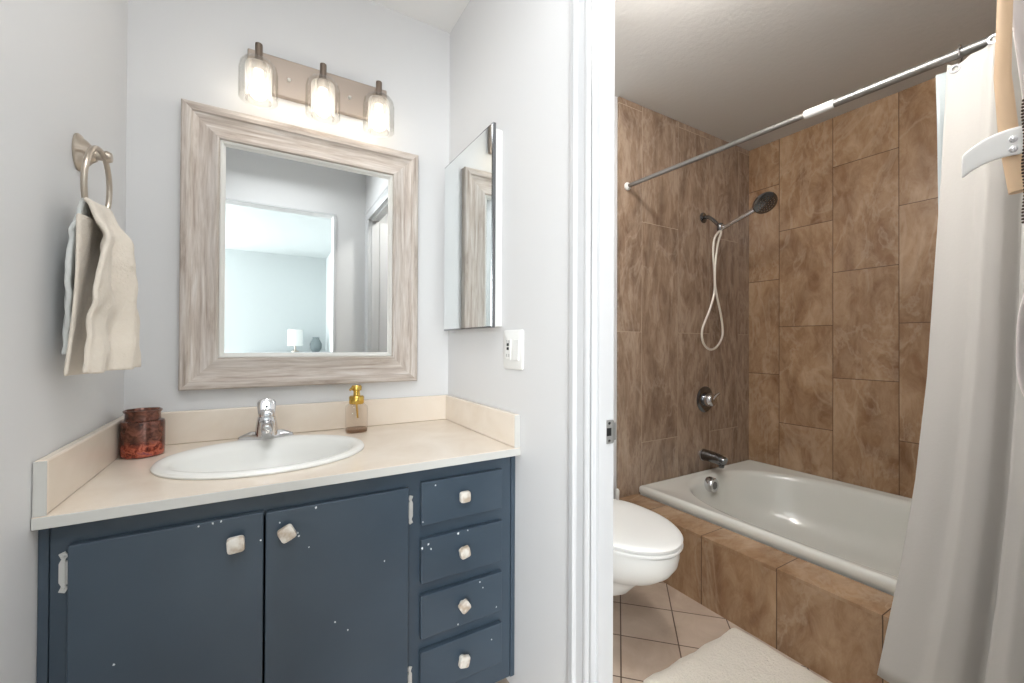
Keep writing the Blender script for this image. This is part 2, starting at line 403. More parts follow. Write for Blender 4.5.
# trims
def casing(y_out, y_in, x, z1, sgn):
    """moulded casing on the partition's vanity face, vertical"""
    pr = [(0, 0.0), (0, 0.013), (0.004, 0.016), (0.019, 0.017), (0.024, 0.013), (0.028, 0.0105), (0.050, 0.0085), (0.056, 0.011), (0.062, 0.0105), (0.069, 0.007), (0.069, 0)]
    d = 1 if y_in > y_out else -1
    rs = [[(x-h, y_out+d*q, z) for q, h in pr] for z in (0, z1)]
    return rings(bmesh.new(), rs)
struct('trim_1', casing(0.852, DJ1, XR, DH+0.069, 1), m_trim)
struct('trim_2', casing(0.026, 0.095, XR, DH+0.069, 1), m_trim)
pr = [(0, 0.0), (0, 0.013), (0.004, 0.016), (0.019, 0.017), (0.024, 0.013), (0.050, 0.0085), (0.062, 0.0105), (0.069, 0.007), (0.069, 0)]
struct('trim_3', rings(bmesh.new(), [[(XR-h*1.3, y, DH+0.069-q) for q, h in pr] for y in (0.026, 0.852)]), m_trim)
# bath doorway jambs with stop
bm = B(XR-0.002, XP+0.002, DJ1, DJ1+0.012, 0, DH); box(bm, 0.709, 0.733, DJ1-0.010, DJ1, 0, DH)
j1 = struct('door_frame_1', bm, m_trim)
bm = B(XR-0.002, XP+0.002, DJ0-0.012, DJ0, 0, DH); box(bm, 0.709, 0.733, DJ0, DJ0+0.010, 0, DH)
struct('door_frame_2', bm, m_trim)
bm = B(XR-0.002, XP+0.002, DJ0-0.012, DJ1+0.012, DH, DH+0.012); box(bm, 0.709, 0.733, DJ0+0.01, DJ1-0.01, DH-0.01, DH)
struct('door_frame_3', bm, m_trim)
# strike plate on the jamb
sp = thing('strike_plate', 'small worn metal strike plate on the white bathroom door jamb', 'strike plate', (0.752, DJ1, 0.872))
bm = bmesh.new()
prof = ellipse(0, 0, 0.0155, 0.030, 0, 28, 6)
rs = [[(0.752+p[0], DJ1-t_, 0.872+p[1]) for p in prof] for t_ in (0.0, 0.0022)]
rings(bm, rs); box(bm, 0.765, 0.774, DJ1-0.0022, DJ1+0.004, 0.850, 0.894)
obj('plate', bm, mat('worn_steel', (150, 149, 146), 0.45, 0.35), sp)
obj('latch_hole', B(0.742, 0.757, DJ1-0.0028, DJ1-0.0018, 0.862, 0.882), m_dark, sp)
for z in (0.850, 0.894): obj('screw', lathe([(0.0035, -0.004), (0.003, -0.0022)], 12, 0.750, DJ1, z, 'y'), m_dchrome, sp)
# casings of the entry doorway, seen in the mirror
for i, (a, b) in enumerate(((OX0-0.028, OX0), (OX1, OX1+0.022))):
    struct('trim_%d' % (4+i), B(a, b, YF, YF+0.012, 0, 2.06), m_trim, bevel=0.003)
struct('trim_6', B(OX0-0.028, OX1+0.022, YF, YF+0.012, 2.06, 2.07), m_trim)
# baseboards
struct('baseboard_left', B(XL, XL+0.012, YF, 1.14, 0, 0.085), m_trim, bevel=0.004)
struct('baseboard_shower', B(XP, 1.594, YS-0.012, YS, 0, 0.085), m_trim, bevel=0.004)
# tiled tub platform: apron and deck (structure)
XA, ZD = 1.594, 0.289
struct('wall_tub_apron', B(XA, XA+0.03, YN, YS-0.011, 0, ZD-0.012), m_tile_apron)
struct('trim_7', B(XA-0.002, 1.745, YN, YS-0.011, ZD-0.012, ZD), m_tile_deck)
struct('trim_8', B(1.745, XT-0.011, YN, 0.06, 0, ZD), m_tile_deck)

# ------------------------------------------------------------------ bathtub
tub = thing('bathtub', 'glossy white bathtub set in the brown tiled platform', 'bathtub', (2.26, 0.83, 0.0))
n = 120
X0, X1, Y0, Y1 = 1.752, 2.790, 0.065, 1.595
inn = lambda a, b, z, cy=0.83, e=2.7, cx=2.262: ellipse(cx, cy, a, b, z, n, e)
ref = inn(0.455, 0.70, 0)
rr_ = lambda d, z: rect_ring(X0+d, X1-d, Y0+d, Y1-d, z, ref)
rs = [rr_(0.012, 0.20), rr_(0.004, 0.292), rr_(0.0, 0.300), rr_(0.0, 0.320), rr_(0.003, 0.328), rr_(0.010, 0.333), rr_(0.020, 0.333), rr_(0.028, 0.330),
      inn(0.476, 0.716, 0.329), inn(0.466, 0.706, 0.327), inn(0.456, 0.696, 0.319), inn(0.446, 0.686, 0.30), inn(0.430, 0.672, 0.24), inn(0.408, 0.645, 0.15),
      inn(0.378, 0.60, 0.075, e=2.5), inn(0.33, 0.54, 0.035, e=2.4), inn(0.24, 0.42, 0.018, e=2.3), inn(0.10, 0.2, 0.012, e=2)]
obj('basin', rings(bmesh.new(), rs, False, True), m_tub, tub, smooth=True)
of = obj('overflow_plate', lathe([(0.0, 0), (0.040, 0), (0.043, -0.006), (0.041, -0.038), (0.036, -0.044), (0.0, -0.044)], 32, 2.235, 1.517, 0.285, 'y', close=False), m_chrome, tub, smooth=True)
obj('plate_slot', lathe([(0.0, -0.001), (0.022, -0.001), (0.020, -0.003), (0, -0.003)], 24, 2.235, 1.474, 0.285, 'y', close=False), m_dchrome, of)
obj('drain', lathe([(0.0, 0.002), (0.03, 0.002), (0.035, 0.0)], 24, 2.262, 1.20, 0.026, 'z', close=False), m_chrome, tub)

# tub spout, valve, shower arm and hand shower
sp = thing('tub_spout', 'chrome tub spout above the tub rim below the shower valve', 'spout', (2.30, 1.598, 0.425))
bm = tube([(2.30, 1.598, 0.428), (2.30, 1.56, 0.428), (2.30, 1.50, 0.424), (2.30, 1.465, 0.418), (2.30, 1.455, 0.414)], [0.034, 0.033, 0.031, 0.030, 0.026], 24)
obj('spout_body', bm, m_dchrome, sp, smooth=True)
obj('flange', lathe([(0.036, 0), (0.036, -0.008), (0.031, -0.012)], 28, 2.30, 1.598, 0.428, 'y'), m_chrome, sp, smooth=True)
obj('outlet', lathe([(0.014, -0.012), (0.016, 0.0)], 18, 2.30, 1.475, 0.390, 'z'), m_dchrome, sp)
va = thing('shower_valve', 'round chrome shower valve with a lever on the brown tiled wall', 'shower valve', (2.32, 1.598, 0.76))
obj('escutcheon', lathe([(0.078, 0), (0.079, -0.004), (0.070, -0.010), (0.045, -0.014)], 40, 2.32, 1.598, 0.76, 'y'), m_dchrome, va, smooth=True)
kb = obj('handle', lathe([(0.040, -0.012), (0.042, -0.03), (0.036, -0.055), (0.028, -0.062)], 28, 2.32, 1.598, 0.76, 'y'), m_chrome, va, smooth=True)
obj('lever', tube([(2.32, 1.545, 0.765), (2.345, 1.535, 0.79), (2.365, 1.53, 0.80)], [0.012, 0.010, 0.008], 12), m_chrome, kb, smooth=True)

sa = thing('shower_fixture', 'dark chrome shower arm with holder coming out of the tiled shower wall', 'shower', (2.303, 1.598, 1.865))
obj('flange', lathe([(0.032, 0), (0.032, -0.004), (0.020, -0.012)], 28, 2.303, 1.598, 1.865, 'y'), m_dchrome, sa, smooth=True)
obj('pipe', tube(smooth_path([(2.303, 1.597, 1.865), (2.303, 1.565, 1.862), (2.303, 1.525, 1.828), (2.303, 1.497, 1.795)], 5), 0.0105, 14), m_dchrome, sa, smooth=True)
bm = lathe([(0.015, -0.022), (0.018, -0.018), (0.018, 0.012), (0.014, 0.02)], 20, 2.303, 1.488, 1.785)
hb = obj('holder', bm, m_dchrome, sa, smooth=True)
obj('clip', tube([(2.303, 1.488, 1.79), (2.303, 1.462, 1.778)], 0.013, 14), m_chrome, hb, smooth=True)
hs = thing('hand_shower', 'round dark headed hand shower with a pale handle resting in its holder', 'hand shower', (2.303, 1.46, 1.775))
A_, Bq = Vector((2.303, 1.485, 1.768)), Vector((2.303, 1.27, 1.836))
obj('handle', tube([A_, A_.lerp(Bq, 0.3), A_.lerp(Bq, 0.7), Bq], [0.012, 0.0115, 0.013, 0.016], 18), m_chrome, hs, smooth=True)
hd = (Bq-A_).normalized(); fc_n = Vector((-0.35, -0.62, -0.70)).normalized()
C0 = Bq+hd*0.042
bm = lathe([(0.0, -0.008), (0.050, -0.008), (0.060, -0.002), (0.062, 0.008), (0.055, 0.018), (0.030, 0.026), (0, 0.03)], 36, close=False)
q = fc_n.to_track_quat('-Z', 'Y').to_matrix().to_4x4(); q.translation = C0
bmesh.ops.transform(bm, matrix=q, verts=bm.verts)
hh = obj('shower_head', bm, m_dchrome, hs, smooth=True)
bm = bmesh.new()
for rr, cnt in ((0.012, 6), (0.026, 12), (0.040, 18)):
    for k in range(cnt):
        a = 2*PI*k/cnt; lathe([(0.0028, -0.0105), (0.0028, -0.0075)], 8, rr*cos(a), rr*sin(a), 0, 'z', bm)
bmesh.ops.transform(bm, matrix=q, verts=bm.verts)
nz = obj('spray_nozzles', bm, m_chrome, hh); nz['kind'] = 'stuff'
hose = smooth_path([(2.303, 1.488, 1.762), (2.270, 1.482, 1.742), (2.236, 1.48, 1.70), (2.226, 1.48, 1.62), (2.238, 1.48, 1.50), (2.240, 1.482, 1.40), (2.205, 1.485, 1.30), (2.142, 1.49, 1.18), (2.150, 1.49, 1.105), (2.205, 1.488, 1.066), (2.270, 1.486, 1.082), (2.322, 1.484, 1.15),
                    (2.302, 1.48, 1.26), (2.252, 1.476, 1.38), (2.232, 1.474, 1.47), (2.240, 1.474, 1.58), (2.262, 1.474, 1.68), (2.292, 1.476, 1.74), (2.303, 1.483, 1.764)], 8)
obj('hose', tube(hose, 0.0062, 10), mat('hose_metal', (222, 216, 204), 0.35, 0.35), hs, smooth=True)

# ------------------------------------------------------------------ curtain rod, rings, curtain
def rodp(y): return Vector((1.657+(1.598-y)*0.0435, y, 1.930))
rod = thing('curtain_rod', 'long chrome shower curtain rod running across the tub under the ceiling', 'curtain rod', (1.657, 1.598, 1.93))
obj('tube', tube([rodp(1.585), rodp(0.70)], 0.0105, 18), m_rod, rod, smooth=True)
obj('outer_tube', tube([rodp(0.72), rodp(YN+0.012)], 0.0135, 18), m_rod, rod, smooth=True)
obj('sleeve', tube([rodp(0.765), rodp(0.675)], 0.0150, 18), m_plastic, rod, smooth=True)
obj('end_cap', lathe([(0.020, 0), (0.021, -0.006), (0.014, -0.016)], 24, 1.657, 1.598, 1.93, 'y'), m_plastic, rod, smooth=True)
e2 = rodp(YN)
obj('end_cap', lathe([(0.020, 0), (0.021, 0.006), (0.016, 0.016)], 24, e2.x, YN, e2.z, 'y'), m_plastic, rod, smooth=True)

def lerp_tab(t_, tab):
    for (a, va_), (b, vb) in zip(tab[:-1], tab[1:]):
        if t_ <= b: return va_+(vb-va_)*max(0, (t_-a)/(b-a))
    return tab[-1][1]
def curt(u, v):
    # v 0 top .. 1 bottom; u 0 left (far) edge .. 1 near wall
    ztop = 1.890+0.020*lerp_tab(u, [(0, 0), (0.165, 0), (0.185, 1), (1, 1)])-0.012*max(0, sin(u*PI*11))*(1 if u < 0.17 else 0.5)
    z = ztop+(0.132-ztop)*v
    k = lerp_tab(v, [(0, 0), (0.33, 0.02), (0.65, 0.22), (0.80, 0.55), (1, 1)])
    x0 = 1.668-0.118*v
    yl = lerp_tab(v, [(0, 0.387), (0.2, 0.402), (0.36, 0.417), (0.5, 0.430), (0.67, 0.456), (0.82, 0.492), (1, 0.545)])*(x0/1.66)
    yr = -0.12
    uu = u**1.0
    y = yl+(yr-yl)*uu
    ph = 0.5-0.5*cos(2*PI*(uu*4.1+0.02))
    f = lerp_tab(uu, [(0, 0.2), (0.14, -0.15), (0.19, -0.9), (0.232, -0.2), (0.255, 1.9), (0.280, 1.7), (0.296, -0.7), (0.35, -0.9), (0.42, 0.4), (0.5, -0.8), (0.6, 0.6), (0.72, -0.8), (0.85, 0.5), (1, -0.3)])
    amp = 0.024*(1-0.25*v)
    x = x0-0.006+f*amp+0.004*sin(u*37+v*3)*v+0.005*noise.noise(Vector((u*9, v*7, 2)))*v
    y += -0.02*f*max(0, 0.3-abs(uu-0.26))*0.8-0.018*v*(1 if 0.2 < uu < 0.4 else 0)
    return (x, y, z)
ct = thing('shower_curtain', 'white fabric shower curtain gathered at the near end of the rod', 'curtain', (1.64, 0.12, 0.085))
sheet('fabric', curt, 120, 48, m_curt, ct, 0.0025, 0)
# hem stitching and grommets belong to the curtain
for y, dz in ((0.372, 0.022), (0.296, 0.05)):
    bm = lathe([(0.0065, -0.003), (0.012, -0.003), (0.012, 0.003), (0.0065, 0.003)], 20, curt((0.396-y)/0.52, 0)[0]-0.001, y, 1.846+dz, 'x', close=False)
    obj('grommet', bm, m_dchrome, ct, smooth=True)
hook = thing('curtain_ring', 'wire curtain hook at the far edge of the white shower curtain', 'curtain ring', (0, 0, 0), 'curtain hooks on the rod')
bm = tube(smooth_path([(-0.014, 0, -0.012), (-0.019, 0, 0.004), (-0.008, 0, 0.021), (0.010, 0, 0.019), (0.018, 0, 0.002), (0.006, 0, -0.022), (-0.016, 0.002, -0.050), (-0.026, 0.002, -0.072), (-0.020, 0.002, -0.088), (-0.006, 0.002, -0.084), (-0.008, 0.002, -0.07)], 5), 0.0022, 8)
obj('wire', bm, m_chrome, hook, smooth=True)
hook.location = rodp(0.372)
copy_thing(hook, rodp(0.296), 'wire curtain hook second from the far edge of the shower curtain')
def linf(u, v):
    y = 0.424-0.5*u
    return (1.712+0.045*v**0.6+0.008*sin(u*28), y, 1.895+(0.345-1.895)*v)
ln = sheet('shower_liner', linf, 60, 10, m_linerv, None, 0.0012, 0)
tag(ln, 'pale bluish vinyl liner peeking out behind the white shower curtain', 'shower liner')

# ------------------------------------------------------------------ toilet (faces the camera side)
tl = thing('toilet', 'white toilet with closed lid between the doorway and the tub platform', 'toilet', (1.18, 1.30, 0.0))
TX = 1.175
def egg(z, a, yf, yb, cx=TX, n=64, e=2.15):
    """rounded front at yf, squarer back at yb"""
    cy = yb-(yb-yf)*0.46; out = []
    for k in range(n):
        t_ = 2*PI*k/n; c, s_ = cos(t_), sin(t_)
        if s_ < 0: out.append((cx+a*math.copysign(abs(c)**(2/2.0), c), cy+(cy-yf)*s_, z))
        else: out.append((cx+a*math.copysign(abs(c)**(2/2.8), c), cy+(yb-cy)*abs(s_)**(2/2.8), z))
    return out
rs = [egg(0.0, 0.092, 1.345, 1.57), egg(0.02, 0.095, 1.34, 1.57), egg(0.07, 0.096, 1.32, 1.57), egg(0.105, 0.098, 1.26, 1.57), egg(0.125, 0.102, 1.19, 1.57), egg(0.155, 0.106, 1.14, 1.57), egg(0.20, 0.112, 1.10, 1.57),
      egg(0.222, 0.120, 1.075, 1.57), egg(0.240, 0.140, 1.045, 1.57), egg(0.262, 0.158, 1.00, 1.57), egg(0.295, 0.172, 0.957, 1.57), egg(0.33, 0.181, 0.932, 1.57), egg(0.365, 0.185, 0.924, 1.57), egg(0.382, 0.183, 0.926, 1.57), egg(0.386, 0.174, 0.935, 1.56)]
obj('bowl', rings(bmesh.new(), rs), m_porc, tl, smooth=True)
rs = [egg(0.388, 0.180, 0.928, 1.385), egg(0.391, 0.186, 0.920, 1.39), egg(0.399, 0.186, 0.920, 1.39), egg(0.402, 0.182, 0.924, 1.388)]
obj('seat', rings(bmesh.new(), rs), m_plastic, tl, smooth=True)
rs = [egg(0.404, 0.180, 0.926, 1.385), egg(0.406, 0.185, 0.921, 1.388), egg(0.414, 0.186, 0.920, 1.39), egg(0.421, 0.180, 0.927, 1.386), egg(0.425, 0.165, 0.945, 1.375), egg(0.427, 0.11, 1.0, 1.34), egg(0.428, 0.04, 1.10, 1.25)]
obj('lid', rings(bmesh.new(), rs), m_plastic, tl, smooth=True)
def rbox(x0, x1, y0, y1, z0, z1, r=0.02, e=7, taper=0.0):
    cx, cy = (x0+x1)/2, (y0+y1)/2; a, b = (x1-x0)/2, (y1-y0)/2
    f = lambda k, z: ellipse(cx, cy, a*k, b*k, z, 64, e)
    return [f(1-taper-0.03, z0), f(1-taper, z0+r*0.5), f(1, z1-r*0.5), f(0.985, z1-r*0.15), f(0.95, z1)]
obj('tank', rings(bmesh.new(), rbox(TX-0.185, TX+0.185, 1.415, 1.59, 0.386, 0.735, 0.02, 7, 0.04)), m_porc, tl, smooth=True)
obj('tank_lid', rings(bmesh.new(), rbox(TX-0.192, TX+0.192, 1.408, 1.594, 0.736, 0.768, 0.02, 7)), m_porc, tl, smooth=True)
obj('flush_lever', tube([(TX-0.13, 1.415, 0.69), (TX-0.13, 1.395, 0.69), (TX-0.10, 1.39, 0.687), (TX-0.06, 1.39, 0.68)], [0.011, 0.009, 0.006, 0.007], 12), m_chrome, tl, smooth=True)
for sx in (-0.07, 0.07): obj('seat_hinge', lathe([(0.013, 0.386), (0.013, 0.418), (0.009, 0.424)], 16, TX+sx, 1.395, 0), m_plastic, tl, smooth=True)

br_ = thing('toilet_brush', 'slim white toilet brush standing beside the toilet by the tiled wall', 'toilet brush', (1.495, 1.50, 0.0))
obj('handle', lathe([(0.006, 0.14), (0.006, 0.30), (0.009, 0.33), (0.011, 0.365), (0.011, 0.378), (0.006, 0.386)], 16, 1.495, 1.50, 0), m_plastic, br_, smooth=True)
obj('holder', lathe([(0.045, 0.001), (0.048, 0.01), (0.042, 0.13), (0.036, 0.15), (0.012, 0.155)], 28, 1.495, 1.50, 0), m_plastic, br_, smooth=True)

# unseen glowing globe added to brighten the bath ceiling
gb = thing('fill_globe', 'unseen white glowing globe added to brighten the bathroom ceiling', 'fill light', (1.06, 0.74, ZB))
obj('fill_globe_base', lathe([(0.075, -0.001), (0.075, -0.02), (0.06, -0.03)], 32, 1.06, 0.74, ZB), m_nickel, gb, smooth=True)
m_globe = bpy.data.materials.new('fill_globe_glow'); m_globe.use_nodes = True
q_ = m_globe.node_tree.nodes['Principled BSDF']; q_.inputs['Emission Color'].default_value = (1, 0.97, 0.935, 1); q_.inputs['Emission Strength'].default_value = 74
obj('globe', lathe([(0.03, -0.03), (0.075, -0.05), (0.095, -0.095), (0.075, -0.145), (0.03, -0.165), (0.0, -0.168)], 32, 1.06, 0.74, ZB, close=False), m_globe, gb, smooth=True)

# bath mat
def matf(u, v):
    e = min(u, 1-u, v, 1-v)
    z = 0.006+0.014*min(1, e/0.05)**0.5+0.003*noise.noise(Vector((u*14, v*20, 0)))
    return (1.068+0.503*u+0.003*sin(v*30), 0.15+0.80*v+0.003*sin(u*22), z)
bm = bmesh.new(); nu, nv = 50, 70
V = [[bm.verts.new(matf(i/nu, j/nv)) for i in range(nu+1)] for j in range(nv+1)]
for j in range(nv):
    for i in range(nu): bm.faces.new((V[j][i], V[j][i+1], V[j+1][i+1], V[j+1][i]))
bd = [e for e in bm.edges if e.is_boundary]; ex = bmesh.ops.extrude_edge_only(bm, edges=bd)
for v_ in [g for g in ex['geom'] if isinstance(g, bmesh.types.BMVert)]: v_.co.z = 0.0005
bmt = obj('bath_mat', bm, m_mat, None, smooth=True); tag(bmt, 'fluffy off-white bath mat lying on the diagonal floor tiles beside the tub', 'bath mat')

# ------------------------------------------------------------------ vanity cabinet
CF = 1.140                            # face frame plane
vc = thing('vanity_cabinet', 'dark slate blue vanity cabinet with chipped paint and pale square knobs', 'cabinet', (0.165, 1.40, 0.0))
bm = B(-0.352, -0.336, CF+0.019, 1.69, 0.048, 0.746); box(bm, 0.664, 0.680, CF+0.019, 1.69, 0.048, 0.746)
box(bm, -0.3355, 0.6635, 1.680, 1.69, 0.064, 0.746); box(bm, -0.3355, 0.6635, CF+0.019, 1.6795, 0.048, 0.0635)
box(bm, -0.33, 0.66, CF+0.08, CF+0.095, 0.001, 0.048); box(bm, -0.33, 0.66, 1.64, 1.655, 0.001, 0.048)
obj('carcass', bm, m_cab, vc)
# face frame: rails and stiles as one frame with openings
bm = bmesh.new()
ys = (CF, CF+0.018)
for x0, x1, z0, z1 in ((-0.345, -0.300, 0.048, 0.746), (-0.300, 0.335, 0.690, 0.746), (-0.300, 0.335, 0.048, 0.125), (0.335, 0.392, 0.048, 0.746), (0.630, 0.675, 0.048, 0.746),
                       (0.392, 0.63, 0.695, 0.746), (0.392, 0.63, 0.540, 0.600), (0.392, 0.63, 0.385, 0.437), (0.392, 0.63, 0.230, 0.285), (0.392, 0.63, 0.048, 0.13)):
    box(bm, x0, x1, ys[0], ys[1], z0, z1)
obj('face_frame', bm, m_cab, vc)
obj('side_strip', B(0.676, 0.690, CF-0.004, CF+0.018, 0.048, 0.746), m_cab, vc)
obj('side_strip', B(-0.360, -0.346, CF-0.004, CF+0.018, 0.048, 0.746), m_cab, vc)
knob_pr = None
def knob(parent, x, z, ang, s=0.0170):
    y0 = CF-0.019
    bm = bmesh.new()
    lathe([(0.008, 0), (0.006, -0.006), (0.006, -0.014)], 14, x, y0, z, 'y', bm)
    kp = obj('knob', bm, m_hinge, parent)
    bm = bmesh.new(); rs = []
    for k, d in ((0.80, -0.012), (1.0, -0.015), (1.0, -0.022), (0.94, -0.026), (0.6, -0.028)):
        rs.append([(x+p[0]*cos(ang)-p[1]*sin(ang), y0+d, z+p[0]*sin(ang)+p[1]*cos(ang)) for p in ellipse(0, 0, s*k, s*k, 0, 32, 5)])
    rings(bm, rs); obj('knob_face', bm, m_knob, kp, smooth=True)
def hinge(parent, x, z, side=1):
    y0 = CF-0.001
    bm = bmesh.new()
    pts = [(-0.006, 0.036), (0.003, 0.040), (0.008, 0.031), (0.003, 0.024), (0.0075, 0.017), (0.0075, -0.017), (0.003, -0.024), (0.008, -0.031), (0.003, -0.040), (-0.006, -0.036), (-0.002, -0.026), (-0.0055, -0.018), (-0.0055, 0.018), (-0.002, 0.026)]
    rs = [[(x+side*p[0], y0-d, z+p[1]) for p in pts] for d in (0, 0.0028)]
    rings(bm, rs); lathe([(0.0035, -0.022), (0.0035, 0.022)], 12, x+side*0.007, y0-0.004, z, 'z', bm)
    for dz in (-0.031, 0.031): lathe([(0.003, -0.004), (0.002, -0.0055)], 10, x+side*0.001, y0+0.001, z+dz, 'y', bm)
    obj('hinge', bm, m_hinge, parent)
def chips(parent, pts):
    for x, z, r in pts:
        bm = bmesh.new(); k = 9
        a0 = random.random()*6
        R_ = [r*random.uniform(0.6, 1.15) for _ in range(k)]
        rings(bm, [[(x+R_[i]*cos(a0+2*PI*i/k), y, z+R_[i]*sin(a0+2*PI*i/k)*1.2) for i in range(k)] for y in (CF-0.0188, CF-0.0195)])
        obj('paint_chip', bm, m_chip, parent)
def door(x0, x1, z0, z1):
    return obj('door', B(x0, x1, CF-0.019, CF-0.0005, z0, z1), m_cab, vc, bevel=0.0025)
d1 = door(-0.3165, 0.0055, 0.115, 0.703); d2 = door(0.0095, 0.345, 0.115, 0.700)
knob(d1, -0.047, 0.649, 0.06); knob(d2, 0.052, 0.651, 0.45)
hinge(d1, -0.327, 0.648, 1); hinge(d1, -0.327, 0.19, 1); hinge(d2, 0.355, 0.634, -1); hinge(d2, 0.355, 0.115+0.05, -1)
chips(d2, [(0.038, 0.672, 0.0022), (0.076, 0.640, 0.0018), (0.078, 0.632, 0.0025), (0.115, 0.692, 0.003), (0.10, 0.60, 0.0015), (0.28, 0.52, 0.002), (0.16, 0.40, 0.002), (0.19, 0.37, 0.0018)])
chips(d1, [(-0.09, 0.698, 0.0024), (-0.075, 0.699, 0.002), (0.000, 0.64, 0.0022), (-0.115, 0.697, 0.0018)])
for i, (z0, z1, a, ch) in enumerate(((0.588, 0.708, 0.02, [(0.42, 0.695, 0.0028), (0.384, 0.60, 0.002)]), (0.428, 0.551, 0.22, [(0.49, 0.545, 0.0035), (0.40, 0.535, 0.003), (0.408, 0.52, 0.0025), (0.382, 0.528, 0.003), (0.52, 0.547, 0.0018)]),
                                     (0.276, 0.395, 0.55, [(0.56, 0.385, 0.0022), (0.57, 0.365, 0.0018), (0.49, 0.283, 0.002)]), (0.118, 0.240, -0.25, [(0.60, 0.20, 0.0018), (0.385, 0.13, 0.0025)]))):
    d = obj('drawer', B(0.380, 0.636, CF-0.019, CF-0.0005, z0, z1), m_cab, vc, bevel=0.0025)
    knob(d, 0.502, (z0+z1)/2+0.006, a, 0.0155); chips(d, ch)

# ------------------------------------------------------------------ worktop with backsplash (one continuous piece)
HC = 0.770; SX, SY = 0.019, 1.393
wt = thing('countertop', 'cream marble look countertop with raised backsplash around the sink', 'countertop', (0.165, 1.40, 0.75))
n = 96
ho = ellipse(SX, SY, 0.240, 0.190, HC, n)
cx0, cx1, cy0, cy1 = XL+0.001, XR-0.001, 1.108, YB-0.002
ro = rect_ring(cx0, cx1, cy0, cy1, HC, ho)
lo = lambda r, z: [(p[0], p[1], z) for p in r]
rs = [lo(ho, HC-0.022), ho, ro, lo(ro, HC-0.022), lo(ho, HC-0.022)]
bm = bmesh.new(); rings(bm, rs, False, False)
obj('top', bm, m_top, wt)
bm = B(cx0, cx1, cy0-0.0035, cy0-0.0003, HC-0.023, HC-0.001)
obj('front_edge', bm, m_edge, wt, bevel=0.0015)
def splash(x0, x1, y0, y1):
    return obj('backsplash', B(x0, x1, y0, y1, HC, 0.873), m_top, wt, bevel=0.004)
splash(cx0, cx1, YB-0.021, YB-0.002)
splash(cx0, cx0+0.019, 1.112, YB-0.0215); splash(cx1-0.019, cx1, 1.112, YB-0.0215)
for a in (cx0, cx1-0.019): obj('end_cap', B(a+0.0005, a+0.0185, 1.1090, 1.1118, HC+0.0005, 0.871), m_edge, wt)

# sink
sk = thing('sink', 'oval white drop-in sink in the cream countertop', 'sink', (SX, SY, HC))
E = lambda a, b, z, cy=SY, e=2.0: ellipse(SX, cy, a, b, z, n, e)
rs = [E(0.235, 0.186, HC-0.03), E(0.238, 0.188, HC+0.0005), E(0.2590, 0.211, HC+0.001), E(0.260, 0.2125, HC+0.005), E(0.256, 0.209, HC+0.011), E(0.247, 0.199, HC+0.0135), E(0.232, 0.181, HC+0.012, SY-0.006), E(0.222, 0.170, HC+0.006, SY-0.011),
      E(0.214, 0.162, HC-0.008, SY-0.013), E(0.203, 0.152, HC-0.04, SY-0.014), E(0.18, 0.132, HC-0.085, SY-0.014), E(0.13, 0.095, HC-0.122, SY-0.014), E(0.06, 0.05, HC-0.135, SY-0.014), E(0.022, 0.022, HC-0.138, SY-0.014)]
obj('basin', rings(bmesh.new(), rs, False, True), m_porc, sk, smooth=True)
obj('drain', lathe([(0.0, 0.003), (0.018, 0.003), (0.022, 0.0)], 24, SX, SY-0.014, HC-0.137, close=False), m_chrome, sk)

# faucet
FX, FY, FZ = 0.014, 1.588, HC+0.0135
fa = thing('faucet', 'single lever chrome faucet at the back of the oval sink', 'faucet', (FX, FY, FZ))
def stad(a, b, z, cx=FX, cy=FY, e=2.4): return ellipse(cx, cy, a, b, z, 48, e)
rs = []
def wing(k, z):
    out = []
    for q in range(64):
        t_ = 2*PI*q/64; x = cos(t_); y = sin(t_)
        w_ = 0.013+0.013*math.exp(-(x*0.078/0.034)**2)
        out.append((FX+0.078*k*x, FY+w_*k*math.copysign(abs(y)**0.8, y), z))
    return out
rs = [wing(1.0, FZ-0.001), wing(1.02, FZ+0.004), wing(0.98, FZ+0.009), wing(0.82, FZ+0.015), wing(0.6, FZ+0.022)]
obj('base', rings(bmesh.new(), rs), m_chrome, fa, smooth=True)
rs = [stad(0.033, 0.028, FZ+0.008), stad(0.032, 0.027, FZ+0.02), stad(0.030, 0.025, FZ+0.042), stad(0.027, 0.022, FZ+0.060), stad(0.025, 0.020, FZ+0.068)]
obj('body', rings(bmesh.new(), rs), m_chrome, fa, smooth=True)
# spout reaching forward over the basin
bm = bmesh.new(); rs = []
for yy, zz, a, b in ((FY-0.005, FZ+0.045, 0.022, 0.016), (FY-0.04, FZ+0.050, 0.020, 0.013), (FY-0.075, FZ+0.046, 0.018, 0.011), (FY-0.105, FZ+0.036, 0.016, 0.010), (FY-0.118, FZ+0.028, 0.012, 0.008)):
    rs.append([(FX+a*cos(2*PI*k/24), yy, zz+b*sin(2*PI*k/24)) for k in range(24)])
obj('spout', rings(bm, rs), m_chrome, fa, smooth=True)
